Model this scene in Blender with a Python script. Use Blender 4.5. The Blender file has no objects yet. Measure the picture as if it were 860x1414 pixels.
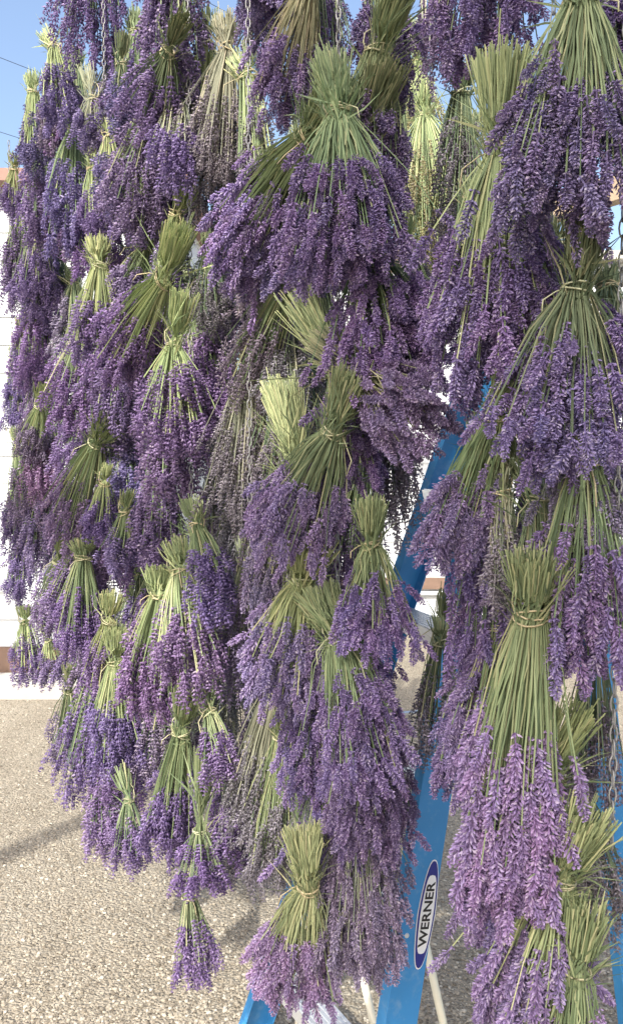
import bpy, math, random
import numpy as np
from mathutils import Vector, Matrix, Quaternion

# ------------------------------------------------------------------ camera, sky, sun, exposure
S = bpy.context.scene
COL = S.collection
F_PX, W_PX, H_PX, EYE = 1150.0, 860.0, 1414.0, 1.5
PITCH = math.atan(57.0 / F_PX)                      # camera looks slightly down
cam_d = bpy.data.cameras.new("camera")
cam_d.sensor_fit = 'VERTICAL'
cam_d.sensor_height = 36.0
cam_d.lens = 36.0 * F_PX / H_PX
cam_d.clip_start = 0.05
cam_d.clip_end = 5000
cam = bpy.data.objects.new("camera", cam_d)
cam.location = (0, 0, EYE)
cam.rotation_euler = (math.radians(90) - PITCH, 0, 0)
COL.objects.link(cam)
S.camera = cam

SUN_ELEV, SUN_AZ = math.radians(42), math.radians(203)   # azimuth of the sun from +Y, clockwise
world = bpy.data.worlds.new("World")
S.world = world
world.use_nodes = True
wn = world.node_tree
sky = wn.nodes.new("ShaderNodeTexSky")
sky.sky_type = 'NISHITA'
sky.sun_disc = False
sky.sun_elevation = SUN_ELEV
sky.sun_rotation = SUN_AZ
sky.air_density = 1.0
sky.dust_density = 4.0
bg = wn.nodes["Background"]
bg.inputs[1].default_value = 0.15
wn.links.new(sky.outputs[0], bg.inputs[0])
sun_d = bpy.data.lights.new("sun", 'SUN')
sun_d.energy = 2.7
sun_d.angle = math.radians(0.8)
sun_d.color = (1.0, 0.95, 0.87)
sun = bpy.data.objects.new("sun", sun_d)
to_sun = Vector((math.sin(SUN_AZ) * math.cos(SUN_ELEV), math.cos(SUN_AZ) * math.cos(SUN_ELEV), math.sin(SUN_ELEV)))
sun.rotation_euler = to_sun.to_track_quat('Z', 'Y').to_euler()
sun.location = to_sun * 20
COL.objects.link(sun)
S.view_settings.view_transform = 'Standard'
S.view_settings.look = 'None'
S.view_settings.gamma = 1
S.view_settings.exposure = 1.15
S.render.engine = 'CYCLES'

RNG = np.random.default_rng(7)
random.seed(7)

# ------------------------------------------------------------------ pixel -> place
CP, SP = math.cos(PITCH), math.sin(PITCH)
def ray(px, py):
    a, b = (px - W_PX / 2) / F_PX, (H_PX / 2 - py) / F_PX
    return np.array([a, CP + b * SP, -SP + b * CP])
CAM = np.array([0, 0, EYE])
ROW_N = np.array([-0.8213, -0.5705, 0.0])           # the row of chains is one upright plane; normal towards the aisle
ROW_R = np.array([-0.5705, 0.8213, 0.0])            # direction along the row, away from the camera
ROW_C = -0.849
def on_row(px, py, d=0.0):
    """place where the sight line meets the row plane moved d metres back"""
    r = ray(px, py)
    return CAM + r * ((ROW_C - d) / r.dot(ROW_N))
def at_depth(px, py, Y):
    r = ray(px, py)
    return CAM + r * (Y / r[1])

# ------------------------------------------------------------------ materials
def new_mat(name):
    m = bpy.data.materials.new(name)
    m.use_nodes = True
    nt = m.node_tree
    return m, nt, nt.nodes["Principled BSDF"]
def nd(nt, kind, **kw):
    n = nt.nodes.new(kind)
    for k, v in kw.items():
        setattr(n, k, v)
    return n
def mixcol(nt, fac, a, b, mode='MIX'):
    n = nd(nt, "ShaderNodeMix", data_type='RGBA', blend_type=mode)
    for sock, v in ((n.inputs[0], fac), (n.inputs[6], a), (n.inputs[7], b)):
        if hasattr(v, "is_output"):
            nt.links.new(v, sock)
        elif isinstance(v, (int, float)):
            sock.default_value = v
        else:
            sock.default_value = (*v, 1) if len(v) == 3 else v
    return n.outputs[2]
def maprange(nt, src, a, b, c, d):
    n = nd(nt, "ShaderNodeMapRange")
    nt.links.new(src, n.inputs[0])
    for i, v in enumerate((a, b, c, d)):
        n.inputs[i + 1].default_value = v
    return n.outputs[0]
def noise(nt, scale, detail=4, coord=None, rough=0.55):
    n = nd(nt, "ShaderNodeTexNoise")
    n.inputs["Scale"].default_value = scale
    n.inputs["Detail"].default_value = detail
    n.inputs["Roughness"].default_value = rough
    if coord is not None:
        nt.links.new(coord, n.inputs["Vector"])
    return n.outputs[0]
def bump(nt, bsdf, h, strength, dist):
    b = nd(nt, "ShaderNodeBump")
    b.inputs["Strength"].default_value = strength
    b.inputs["Distance"].default_value = dist
    nt.links.new(h, b.inputs["Height"])
    nt.links.new(b.outputs[0], bsdf.inputs["Normal"])
def add_translucent(nt, bsdf, col, fac):
    out = nt.nodes["Material Output"]
    t = nd(nt, "ShaderNodeBsdfTranslucent")
    nt.links.new(col, t.inputs[0])
    mx = nd(nt, "ShaderNodeMixShader")
    mx.inputs[0].default_value = fac
    nt.links.new(bsdf.outputs[0], mx.inputs[1])
    nt.links.new(t.outputs[0], mx.inputs[2])
    nt.links.new(mx.outputs[0], out.inputs[0])

def flower_material():
    m, nt, b = new_mat("lavender_flower")
    oi = nd(nt, "ShaderNodeObjectInfo")
    at = nd(nt, "ShaderNodeAttribute", attribute_name="tint")     # floret: 0 calyx .. 1 petal
    ar = nd(nt, "ShaderNodeAttribute", attribute_name="rnd")      # per floret
    base = oi.outputs["Color"]
    petal = mixcol(nt, 0.50, base, (0.70, 0.58, 0.92))
    c = mixcol(nt, at.outputs["Fac"], mixcol(nt, 0.22, base, (0.12, 0.11, 0.15)), petal)
    c = mixcol(nt, maprange(nt, ar.outputs["Fac"], 0.80, 0.97, 0.0, 0.55), c, (0.42, 0.37, 0.40))
    hs = nd(nt, "ShaderNodeHueSaturation")
    nt.links.new(c, hs.inputs["Color"])
    nt.links.new(maprange(nt, ar.outputs["Fac"], 0, 1, 0.62, 1.42), hs.inputs["Value"])
    nt.links.new(maprange(nt, oi.outputs["Random"], 0, 1, 0.482, 0.518), hs.inputs["Hue"])
    nt.links.new(maprange(nt, ar.outputs["Fac"], 0, 1, 1.12, 0.88), hs.inputs["Saturation"])
    nt.links.new(hs.outputs[0], b.inputs["Base Color"])
    b.inputs["Roughness"].default_value = 0.75
    b.inputs["Specular IOR Level"].default_value = 0.25
    add_translucent(nt, b, hs.outputs[0], 0.32)
    return m
def stem_material():
    m, nt, b = new_mat("lavender_stem")
    oi = nd(nt, "ShaderNodeObjectInfo")
    ar = nd(nt, "ShaderNodeAttribute", attribute_name="rnd")
    at = nd(nt, "ShaderNodeAttribute", attribute_name="tint")     # 1 at the dry cut end
    c = mixcol(nt, at.outputs["Fac"], oi.outputs["Color"], mixcol(nt, 0.22, oi.outputs["Color"], (0.50, 0.50, 0.26)))
    c = mixcol(nt, maprange(nt, ar.outputs["Fac"], 0.78, 0.98, 0.0, 0.4), c, (0.36, 0.32, 0.20))
    hs = nd(nt, "ShaderNodeHueSaturation")
    nt.links.new(c, hs.inputs["Color"])
    nt.links.new(maprange(nt, ar.outputs["Fac"], 0, 1, 0.55, 1.5), hs.inputs["Value"])
    nt.links.new(maprange(nt, ar.outputs["Fac"], 0, 1, 0.525, 0.475), hs.inputs["Hue"])
    nt.links.new(hs.outputs[0], b.inputs["Base Color"])
    b.inputs["Roughness"].default_value = 0.6
    b.inputs["Specular IOR Level"].default_value = 0.3
    add_translucent(nt, b, hs.outputs[0], 0.18)
    return m
def plain(name, col, rough=0.6, metal=0.0, var=0.0, scale=20.0, bmp=0.0, spec=0.5):
    m, nt, b = new_mat(name)
    tc = nd(nt, "ShaderNodeTexCoord")
    n = noise(nt, scale, 5, tc.outputs["Object"])
    lo = tuple(c * (1 - var) for c in col)
    hi = tuple(min(1, c * (1 + var)) for c in col)
    nt.links.new(mixcol(nt, n, lo, hi), b.inputs["Base Color"])
    b.inputs["Roughness"].default_value = rough
    b.inputs["Metallic"].default_value = metal
    b.inputs["Specular IOR Level"].default_value = spec
    if bmp:
        bump(nt, b, n, 0.6, bmp)
    return m

M_FLOWER = flower_material()
M_STEM = stem_material()
M_BAND = plain("natural_rubber", (0.56, 0.46, 0.28), 0.6, var=0.25, scale=60)
def varied_band():
    nt = M_BAND.node_tree
    b = nt.nodes["Principled BSDF"]
    src = b.inputs["Base Color"].links[0].from_socket
    oi = nd(nt, "ShaderNodeObjectInfo")
    nt.links.new(mixcol(nt, oi.outputs["Random"], src, (0.46, 0.47, 0.30)), b.inputs["Base Color"])
varied_band()
M_STEEL = plain("galvanised_steel", (0.33, 0.33, 0.33), 0.6, 0.7, var=0.2, scale=90)
M_WIRE = plain("dark_wire", (0.10, 0.10, 0.11), 0.5, 0.6, var=0.2)
M_BLUE = plain("blue_fibreglass", (0.035, 0.225, 0.50), 0.45, var=0.16, scale=9, bmp=0.0006)
def weathered_blue():
    nt = M_BLUE.node_tree
    b = nt.nodes["Principled BSDF"]
    src = b.inputs["Base Color"].links[0].from_socket
    tc = nd(nt, "ShaderNodeTexCoord")
    n = noise(nt, 26, 8, tc.outputs["Object"], .72)
    c = mixcol(nt, maprange(nt, n, .54, .74, 0, .42), src, (0.30, 0.42, 0.52))
    nt.links.new(c, b.inputs["Base Color"])
    nt.links.new(maprange(nt, n, .3, .7, .38, .62), b.inputs["Roughness"])
weathered_blue()
M_ALU = plain("ribbed_aluminium", (0.72, 0.74, 0.76), 0.42, 0.75, var=0.12, scale=40)
M_NAVY = plain("navy_print", (0.012, 0.02, 0.20), 0.4, var=0.05)
M_WPRINT = plain("white_print", (0.78, 0.78, 0.78), 0.4, var=0.06, scale=40)
M_BLACK = plain("black_print", (0.012, 0.012, 0.014), 0.45, var=0.05)
M_PVC = plain("cream_plastic", (0.78, 0.74, 0.58), 0.4, var=0.08)
M_WHITE = plain("white_siding", (0.60, 0.63, 0.65), 0.55, var=0.14, scale=1.7)
M_BROWN = plain("brown_timber", (0.20, 0.13, 0.095), 0.7, var=0.35, scale=14, bmp=0.002)
M_ROOF = plain("red_brown_roofing", (0.27, 0.16, 0.125), 0.7, var=0.25, scale=10, bmp=0.004)
M_CONC = plain("pale_concrete", (0.42, 0.41, 0.38), 0.85, var=0.18, scale=12, bmp=0.004)
M_TIMBER = plain("weathered_timber", (0.34, 0.26, 0.18), 0.8, var=0.3, scale=12, bmp=0.003)

def ground_material():
    m, nt, b = new_mat("gravel_ground")
    tc = nd(nt, "ShaderNodeTexCoord")
    co = tc.outputs["Object"]
    v = nd(nt, "ShaderNodeTexVoronoi")
    v.inputs["Scale"].default_value = 105
    nt.links.new(co, v.inputs["Vector"])
    n1 = noise(nt, 1.3, 5, co)
    n2 = noise(nt, 160, 3, co)
    c1 = mixcol(nt, maprange(nt, n1, .3, .7, 0, 1), (0.25, 0.222, 0.172), (0.40, 0.362, 0.292))
    sep = nd(nt, "ShaderNodeSeparateColor")
    nt.links.new(v.outputs["Color"], sep.inputs[0])
    mp = nd(nt, "ShaderNodeMapping")
    mp.inputs["Scale"].default_value = (3.2, .55, 1)
    nt.links.new(co, mp.inputs["Vector"])
    n3 = noise(nt, 1.6, 4, mp.outputs[0])
    c1 = mixcol(nt, maprange(nt, n3, .38, .68, 0, .55), c1, (0.17, 0.145, 0.108))
    c2 = mixcol(nt, maprange(nt, sep.outputs[0], 0, 1, 0, 0.6), c1, (0.50, 0.45, 0.36))
    c3 = mixcol(nt, maprange(nt, sep.outputs[1], 0.7, 1, 0, 0.7), c2, (0.11, 0.09, 0.065))
    c4 = mixcol(nt, maprange(nt, n2, 0.3, 0.7, 0.0, 0.4), c3, (0.28, 0.24, 0.18))
    nt.links.new(c4, b.inputs["Base Color"])
    b.inputs["Roughness"].default_value = 0.95
    b.inputs["Specular IOR Level"].default_value = 0.1
    h = nd(nt, "ShaderNodeMath", operation='SUBTRACT')
    nt.links.new(n2, h.inputs[0])
    nt.links.new(v.outputs["Distance"], h.inputs[1])
    bump(nt, b, h.outputs[0], 0.8, 0.012)
    return m
def pebble_material():
    m, nt, b = new_mat("gravel_stone")
    ar = nd(nt, "ShaderNodeAttribute", attribute_name="rnd")
    ramp = nd(nt, "ShaderNodeValToRGB")
    nt.links.new(ar.outputs["Fac"], ramp.inputs[0])
    cr = ramp.color_ramp
    cr.elements[0].color = (0.14, 0.12, 0.092, 1)
    cr.elements[1].color = (0.50, 0.46, 0.385, 1)
    e = cr.elements.new(0.35); e.color = (0.29, 0.255, 0.20, 1)
    e = cr.elements.new(0.7); e.color = (0.38, 0.34, 0.27, 1)
    nt.links.new(ramp.outputs[0], b.inputs["Base Color"])
    b.inputs["Roughness"].default_value = 0.9
    b.inputs["Specular IOR Level"].default_value = 0.15
    return m
M_GROUND = ground_material()
M_PEBBLE = pebble_material()

# ------------------------------------------------------------------ mesh helpers
class MB:
    """collects vertices and faces of one mesh"""
    def __init__(self):
        self.v, self.f, self.attr, self.n = [], [], {}, 0
    def add(self, verts, faces, **attrs):
        verts = np.asarray(verts, float).reshape(-1, 3)
        for f in faces:
            self.f.append([i + self.n for i in f])
        self.v.append(verts)
        for k, a in attrs.items():
            a = np.asarray(a, float)
            self.attr.setdefault(k, []).append(np.full(len(verts), float(a)) if a.ndim == 0 else a)
        self.n += len(verts)
    def box(self, c, ex, ey, ez):
        c, ex, ey, ez = (np.asarray(a, float) for a in (c, ex, ey, ez))
        vs = [c + sx * ex + sy * ey + sz * ez for sx in (-1, 1) for sy in (-1, 1) for sz in (-1, 1)]
        fs = [(0, 1, 3, 2), (4, 6, 7, 5), (0, 4, 5, 1), (2, 3, 7, 6), (0, 2, 6, 4), (1, 5, 7, 3)]
        if np.dot(np.cross(ex, ey), ez) < 0:
            fs = [f[::-1] for f in fs]
        self.add(vs, fs)
    def abox(self, x0, x1, y0, y1, z0, z1):
        self.box(((x0 + x1) / 2, (y0 + y1) / 2, (z0 + z1) / 2), ((x1 - x0) / 2, 0, 0), (0, (y1 - y0) / 2, 0), (0, 0, (z1 - z0) / 2))
    def tube(self, pts, rad, sides=6, closed=False, caps=True, **attrs):
        pts = np.asarray(pts, float)
        n = len(pts)
        rad = np.full(n, rad) if np.ndim(rad) == 0 else np.asarray(rad, float)
        if closed:
            tan = np.roll(pts, -1, 0) - np.roll(pts, 1, 0)
        else:
            tan = np.gradient(pts, axis=0)
        tan /= np.linalg.norm(tan, axis=1)[:, None] + 1e-12
        mean = tan[0]
        ref = np.array([1.0, 0.13, 0.07]) if abs(mean[0]) < 0.8 else np.array([0.1, 1.0, 0.2])
        a = np.cross(tan, ref); a /= np.linalg.norm(a, axis=1)[:, None] + 1e-12
        b = np.cross(tan, a)
        th = np.arange(sides) * 2 * math.pi / sides
        ring = pts[:, None, :] + rad[:, None, None] * (np.cos(th)[None, :, None] * a[:, None, :] + np.sin(th)[None, :, None] * b[:, None, :])
        fs = []
        for i in range(n if closed else n - 1):
            j = (i + 1) % n
            for k in range(sides):
                l = (k + 1) % sides
                fs.append((i * sides + k, i * sides + l, j * sides + l, j * sides + k))
        if not closed and caps:
            fs.append(tuple(range(sides))[::-1])
            fs.append(tuple((n - 1) * sides + k for k in range(sides)))
        at = {k: (np.repeat(v, sides) if np.ndim(v) else v) for k, v in attrs.items()}
        self.add(ring.reshape(-1, 3), fs, **at)
    def mesh(self, name, mat, smooth=False):
        me = bpy.data.meshes.new(name)
        me.from_pydata(np.concatenate(self.v).tolist(), [], self.f)
        for k, parts in self.attr.items():
            a = me.attributes.new(k, 'FLOAT', 'POINT')
            a.data.foreach_set("value", np.concatenate(parts).astype(np.float32))
        me.materials.append(mat)
        if smooth:
            me.polygons.foreach_set("use_smooth", [True] * len(me.polygons))
        me.update()
        return me
def link(name, data, parent=None, **props):
    o = bpy.data.objects.new(name, data)
    COL.objects.link(o)
    if parent is not None:
        o.parent = parent
    for k, v in props.items():
        o[k] = v
    return o

# ------------------------------------------------------------------ the ground and the buildings behind
g = MB()
g.add([(-400, -400, 0), (400, -400, 0), (400, 400, 0), (-400, 400, 0)], [(0, 1, 2, 3)])
link("ground", g.mesh("ground", M_GROUND), kind="structure")

def make_gravel(n):
    ico = np.array([(0, 0, 1), (.89, 0, .45), (.28, .85, .45), (-.72, .53, .45), (-.72, -.53, .45), (.28, -.85, .45),
                    (.72, .53, -.45), (-.28, .85, -.45), (-.89, 0, -.45), (-.28, -.85, -.45), (.72, -.53, -.45)])
    fi = [(0, 1, 2), (0, 2, 3), (0, 3, 4), (0, 4, 5), (0, 5, 1), (1, 6, 2), (2, 7, 3), (3, 8, 4), (4, 9, 5), (5, 10, 1),
          (6, 7, 2), (7, 8, 3), (8, 9, 4), (9, 10, 5), (10, 6, 1)]
    Y = 2.1 + 3.3 * RNG.random(n) ** 1.7
    X = Y * (-0.44 + 0.86 * RNG.random(n))
    size = (0.0020 + 0.0046 * RNG.random(n) ** 2.4)
    vs = ico[None] * (0.75 + 0.5 * RNG.random((n, 11, 1))) * size[:, None, None] * np.array([1.25, 1, .62])
    an = RNG.random(n) * 6.283
    c, s = np.cos(an), np.sin(an)
    x = vs[..., 0] * c[:, None] - vs[..., 1] * s[:, None] + X[:, None]
    y = vs[..., 0] * s[:, None] + vs[..., 1] * c[:, None] + Y[:, None]
    z = vs[..., 2] + size[:, None] * 0.25
    V = np.stack([x, y, z], -1).reshape(-1, 3)
    Fc = (np.array(fi)[None] + 11 * np.arange(n)[:, None, None]).reshape(-1, 3)
    me = bpy.data.meshes.new("gravel")
    me.from_pydata(V.tolist(), [], Fc.tolist())
    a = me.attributes.new("rnd", 'FLOAT', 'POINT')
    a.data.foreach_set("value", np.repeat(RNG.random(n), 11).astype(np.float32))
    me.materials.append(M_PEBBLE)
    link("gravel", me, kind="stuff", label="loose beige gravel spread over the yard below the bunches", category="gravel")
make_gravel(30000)

def building(name, x0, x1, y0, depth, h, base_h, band, label, roof_mat, yaw=0.0):
    root = link(name, None, label=label, category="building")
    root.location = (x0, y0, 0)
    root.rotation_euler = (0, 0, yaw)
    w = x1 - x0
    m = MB(); m.abox(0, w, 0.03, depth, 0, h)
    link("wall", m.mesh("wall", M_WHITE), root)
    m = MB(); m.abox(-.01, w + .01, 0.0, 0.06, 0.02, base_h)
    link("base_board", m.mesh("base_board", M_BROWN), root)
    pitch = 0.19
    k = 0
    z = base_h + 0.003
    bm_ = MB()
    sl = 0.010
    bm_.add([(0, 0.012, 0), (w, 0.012, 0), (w, 0.012 + sl, pitch + .012), (0, 0.012 + sl, pitch + .012),
             (0, 0.034, 0), (w, 0.034, 0), (w, 0.034, pitch), (0, 0.034, pitch)],
            [(0, 1, 2, 3), (0, 4, 5, 1), (0, 3, 7, 4), (1, 5, 6, 2)])
    me = bm_.mesh("siding_board", M_WHITE)
    while z + pitch < h:
        o = link("siding_board", me, root)
        o.location = (0, 0, z)
        z += pitch
        k += 1
    if band:
        m = MB(); m.abox(-.01, w + .01, -0.03, 0.011, band[0], band[1])
        r = link("timber_rail", m.mesh("timber_rail", M_BROWN), root)
        m = MB(); m.abox(-.01, w + .01, -0.036, 0.011, band[0] - .055, band[0] - .02)
        link("white_rail", m.mesh("white_rail", M_WHITE), root)
    m = MB()
    o_ = 0.14
    m.add([(-o_, -o_, h), (w + o_, -o_, h), (w + o_, depth / 2, h + depth * .015), (-o_, depth / 2, h + depth * .015),
           (w + o_, depth + o_, h), (-o_, depth + o_, h),
           (-o_, -o_, h - .08), (w + o_, -o_, h - .08), (w + o_, depth + o_, h - .08), (-o_, depth + o_, h - .08)],
          [(0, 1, 2, 3), (3, 2, 4, 5), (6, 7, 1, 0), (1, 7, 8, 4, 2), (0, 3, 5, 9, 6), (4, 8, 9, 5), (6, 9, 8, 7)])
    link("roof", m.mesh("roof", roof_mat), root)
    return root
building("white_shed", -7.5, -0.95, 5.75, 5.0, 3.50, 0.27, None,
         "white lap-sided building with brown base board behind the outermost chain", M_ROOF)
building("storage_building", -0.4, 7.0, 8.0, 6.0, 3.55, 0.05, (0.36, 0.47),
         "white building with a brown rail seen beyond the blue ladder", M_CONC)
k = MB(); k.abox(-7.5, -0.9, 5.40, 5.72, -0.05, 0.10)
link("kerb", k.mesh("kerb", M_CONC), kind="structure")

# ------------------------------------------------------------------ overhead wires and their timber frame
CHAIN_PX = {"F2": (18, 500), "F": (46, 500), "M": (150, 600), "L": (266, 900), "G": (345, 700), "C": (466, 780), "R": (748, 1150), "E": (846, 1050)}
WIRE_D = np.array([0.655, 0.756, 0.0])
TOP_Z = 2.92
CHAIN_TOP = {'F2': 2.72, 'F': 2.86}
chain_xy = {k: on_row(*p, .025)[:2] for k, p in CHAIN_PX.items()}
WIRE_NOTE = {"F2": "thin dark wire carrying the chain closest to the white building",
             "F": "thin dark wire carrying the second chain from the white building",
             "M": "thin dark wire carrying the third chain from the white building",
             "L": "thin dark wire carrying the fourth chain from the white building",
             "G": "thin dark wire carrying the chain of grey dried bunches",
             "C": "thin dark wire carrying the chain beside the lettered ladder rail",
             "R": "thin dark wire carrying the chain over the ladder top",
             "E": "thin dark wire carrying the chain by the rear ladder legs"}
for key, (x, y) in chain_xy.items():
    p = np.array([x, y, CHAIN_TOP.get(key, TOP_Z) + .012])
    a, b = p - WIRE_D * 4.35, p + WIRE_D * 3.25
    pts = [a + (b - a) * t + np.array([0, 0, .10 * (2 * (t - .45)) ** 2]) for t in np.linspace(0, 1, 13)]
    m = MB(); m.tube(pts, 0.0010, 5)
    link("overhead_wire", m.mesh("overhead_wire", M_WIRE), label=WIRE_NOTE[key], category="wire", group="overhead wires")
def timber_frame():
    root = link("timber_frame", None, label="weathered timber frame on posts that holds the wire ends", category="frame")
    base = np.array([*chain_xy["L"], 0.0])
    for off in (-4.3, -1.7, 3.25):
        c = base + WIRE_D * off
        m = MB(); m.box(c + np.array([0, 0, TOP_Z + .12]), ROW_R * 3.4, WIRE_D * .045, (0, 0, .07))
        link("beam", m.mesh("beam", M_TIMBER), root)
        for s in (-3.2, 3.2):
            q = c + ROW_R * s
            m = MB(); m.abox(q[0] - .05, q[0] + .05, q[1] - .05, q[1] + .05, 0, TOP_Z + .048)
            link("post", m.mesh("post", M_TIMBER), root)
    d = np.array([.57, .82, 0]); p = np.array([-2.45, .12, TOP_Z + .25])
    m = MB(); m.box(p - d * .2, d * 2.4, np.array([.82, -.57, 0]) * .05, (0, 0, .055))
    link("cross_beam", m.mesh("cross_beam", M_TIMBER), root)
timber_frame()
def added_shade_net():
    """net added flat over the aisle, out of view, to shade part of the row"""
    mt, nt, b = new_mat("added_net_weave")
    tc = nd(nt, "ShaderNodeTexCoord")
    nt.links.new(mixcol(nt, noise(nt, 30, 3, tc.outputs["Object"]), (.05, .07, .05), (.09, .11, .08)), b.inputs["Base Color"])
    tr = nd(nt, "ShaderNodeBsdfTransparent")
    mx = nd(nt, "ShaderNodeMixShader")
    mx.inputs[0].default_value = 0.72
    nt.links.new(tr.outputs[0], mx.inputs[1]); nt.links.new(b.outputs[0], mx.inputs[2])
    nt.links.new(mx.outputs[0], nt.nodes["Material Output"].inputs[0])
    x1, y0, y1, z = 2.0, -1.72, .45, TOP_Z + .34  # net added for its shade; edges set to darken centre and right chains
    m = MB()
    nx, ny = 14, 12
    xl = lambda j: -1.4 + .85 * j / ny
    vs = [(xl(j) + (x1 - xl(j)) * i / nx, y0 + (y1 - y0) * j / ny, z - .06 * math.sin(math.pi * i / nx) * math.sin(math.pi * j / ny)) for i in range(nx + 1) for j in range(ny + 1)]
    m.add(vs, [(i * (ny + 1) + j, (i + 1) * (ny + 1) + j, (i + 1) * (ny + 1) + j + 1, i * (ny + 1) + j + 1) for i in range(nx) for j in range(ny)])
    link("added_shade_net", m.mesh("added_shade_net", mt, True), label="dark green net added out of view to shade the centre and right chains", category="shade net")
added_shade_net()

def link_chain(key, z_bot, label):
    x, y = chain_xy[key]
    m = MB()
    pitch, hl, hw = 0.0190, 0.0122, 0.0044
    z, i = CHAIN_TOP.get(key, TOP_Z), 0
    th = np.linspace(0, 2 * math.pi, 10, endpoint=False)
    rot0 = random.random() * 3
    while z > z_bot:
        u = np.array([math.cos(rot0 + (i % 2) * 1.57), math.sin(rot0 + (i % 2) * 1.57), 0])
        cx = hw * np.cos(th); cz = hl * np.sin(th) * (1 - .15 * np.cos(th) ** 2)
        pts = np.array([x, y, z - hl]) + cx[:, None] * u + cz[:, None] * np.array([0, 0, 1])
        m.tube(pts, 0.0013, 4, closed=True)
        z -= pitch; i += 1
    link("hanging_chain", m.mesh("hanging_chain", M_STEEL, True), label=label, category="chain", group="chains the bunches hang from")
link_chain("F2", 1.0, "galvanised chain closest to the white building, hung with small dark bunches")
link_chain("F", 0.85, "galvanised chain second from the white building, hung with lavender")
link_chain("M", 0.75, "galvanised chain third from the white building, hung with lavender")
link_chain("L", 0.60, "galvanised chain fourth from the white building, hung with lavender")
link_chain("G", 0.80, "galvanised chain hung with grey dried bunches among fresh ones")
link_chain("C", 0.70, "galvanised chain hung with lavender beside the lettered ladder rail")
link_chain("R", 0.45, "galvanised chain hung with large lavender bunches over the ladder top")
link_chain("E", 1.05, "galvanised chain with a bare lower end by the rear ladder legs")

# ------------------------------------------------------------------ lavender
def make_spike(seed, whorls=9, per=6, bend=0.0, sides=4, fat=1.0, gaps=True, ln0=.092, wd0=.0275, light=False):
    """one flower spike, unit length, base at the origin, tip at -Z; returns verts, faces, tint, rnd"""
    r = np.random.default_rng(seed)
    m = MB()
    ts = np.linspace(0.10, 0.96, whorls) if not gaps else np.concatenate([[0.02], np.linspace(0.2, 0.97, whorls - 1)])
    for i, t in enumerate(ts):
        prof = (0.55 + 0.75 * math.sin(math.pi * min(1, 0.18 + 0.72 * t))) * (0.62 if t > .9 else 1)
        cx = bend * t * t
        p = per if t < .9 else max(3, per - 2)
        for kf in range(p):
            if r.random() < .10:
                continue
            an = 2 * math.pi * (kf + .5 * (i % 2)) / p + r.normal() * .22
            d = np.array([math.cos(an), math.sin(an), 0])
            down = -(0.35 + 0.9 * r.random()) if t < .9 else -1.7
            ax = d + np.array([0, 0, down]); ax /= np.linalg.norm(ax)
            ln = ln0 * fat * prof * (0.75 + .55 * r.random())
            wd = wd0 * fat * (0.75 + .5 * r.random())
            b0 = np.array([cx, 0, -t]) + d * 0.018 * fat + r.normal(size=3) * .011
            mid = b0 + ax * ln * .62
            end = b0 + ax * ln
            e1 = np.cross(ax, [0, 0, 1.0]); e1 /= np.linalg.norm(e1) + 1e-9
            e2 = np.cross(ax, e1)
            th = np.arange(sides) * 2 * math.pi / sides + r.random()
            ring = mid + wd * (np.cos(th)[:, None] * e1 + np.sin(th)[:, None] * e2)
            if light:                                          # three faces per floret, for bunches further off
                ring = b0 + ax * ln * .28 + 1.1 * (ring - mid)
                op = r.random() < .42
                m.add(np.vstack([ring, end[None]]), [(j, (j + 1) % sides, sides) for j in range(sides)],
                      tint=np.array([0.12] * sides + [1.0 if op else .5]), rnd=r.random())
                continue
            vs = np.vstack([b0[None], ring, end[None]])
            fs = [(0, 1 + (j + 1) % sides, 1 + j) for j in range(sides)] + [(sides + 1, 1 + j, 1 + (j + 1) % sides) for j in range(sides)]
            op = r.random() < .42
            m.add(vs, fs, tint=np.array([0.0] + [0.42 if op else 0.25] * sides + [1.0 if op else .55]), rnd=r.random())
    axp = [(bend * t * t, 0, -t) for t in (0, .35, .7, .95)]
    m.tube(axp if not light else axp[::3], [0.018, .016, .014, .006] if not light else [.018, .008], 3, caps=False, tint=0.1, rnd=.4)
    return m
SPIKE_N = 10
SPIKES = [make_spike(100 + i, whorls=14 + i % 3, per=9, sides=3, ln0=.078, wd0=.0185, bend=0.10 * ((i % 5) - 2) / 2, fat=1.16 + .06 * (i % 3)).mesh("flower_spike", M_FLOWER) for i in range(SPIKE_N)]
def raw_spike(seed, **kw):
    m = make_spike(seed, **kw)
    fs = []
    for f in m.f:
        for j in range(1, len(f) - 1):
            fs.append((f[0], f[j], f[j + 1]))
    return np.concatenate(m.v), np.array(fs), np.concatenate(m.attr["tint"]), np.concatenate(m.attr["rnd"])
FAR_SPIKES = [raw_spike(300 + i, whorls=7, per=5, sides=3, bend=0.08 * (i - 2), fat=1.55, light=True) for i in range(5)]
THIN_SPIKES = [raw_spike(400 + i, whorls=8, per=4, sides=3, bend=0.07 * (i - 2), fat=1.22, light=True) for i in range(5)]

FLOWER = {  # flower colour by kind of bunch
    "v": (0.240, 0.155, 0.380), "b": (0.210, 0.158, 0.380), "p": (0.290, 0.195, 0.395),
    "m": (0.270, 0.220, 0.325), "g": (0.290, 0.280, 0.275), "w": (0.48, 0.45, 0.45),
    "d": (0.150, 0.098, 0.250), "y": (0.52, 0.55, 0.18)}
STEM = {"n": (0.190, 0.255, 0.135), "y": (0.315, 0.385, 0.190), "d": (0.105, 0.150, 0.082), "g": (0.265, 0.290, 0.215), "t": (0.26, 0.27, 0.16)}

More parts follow.
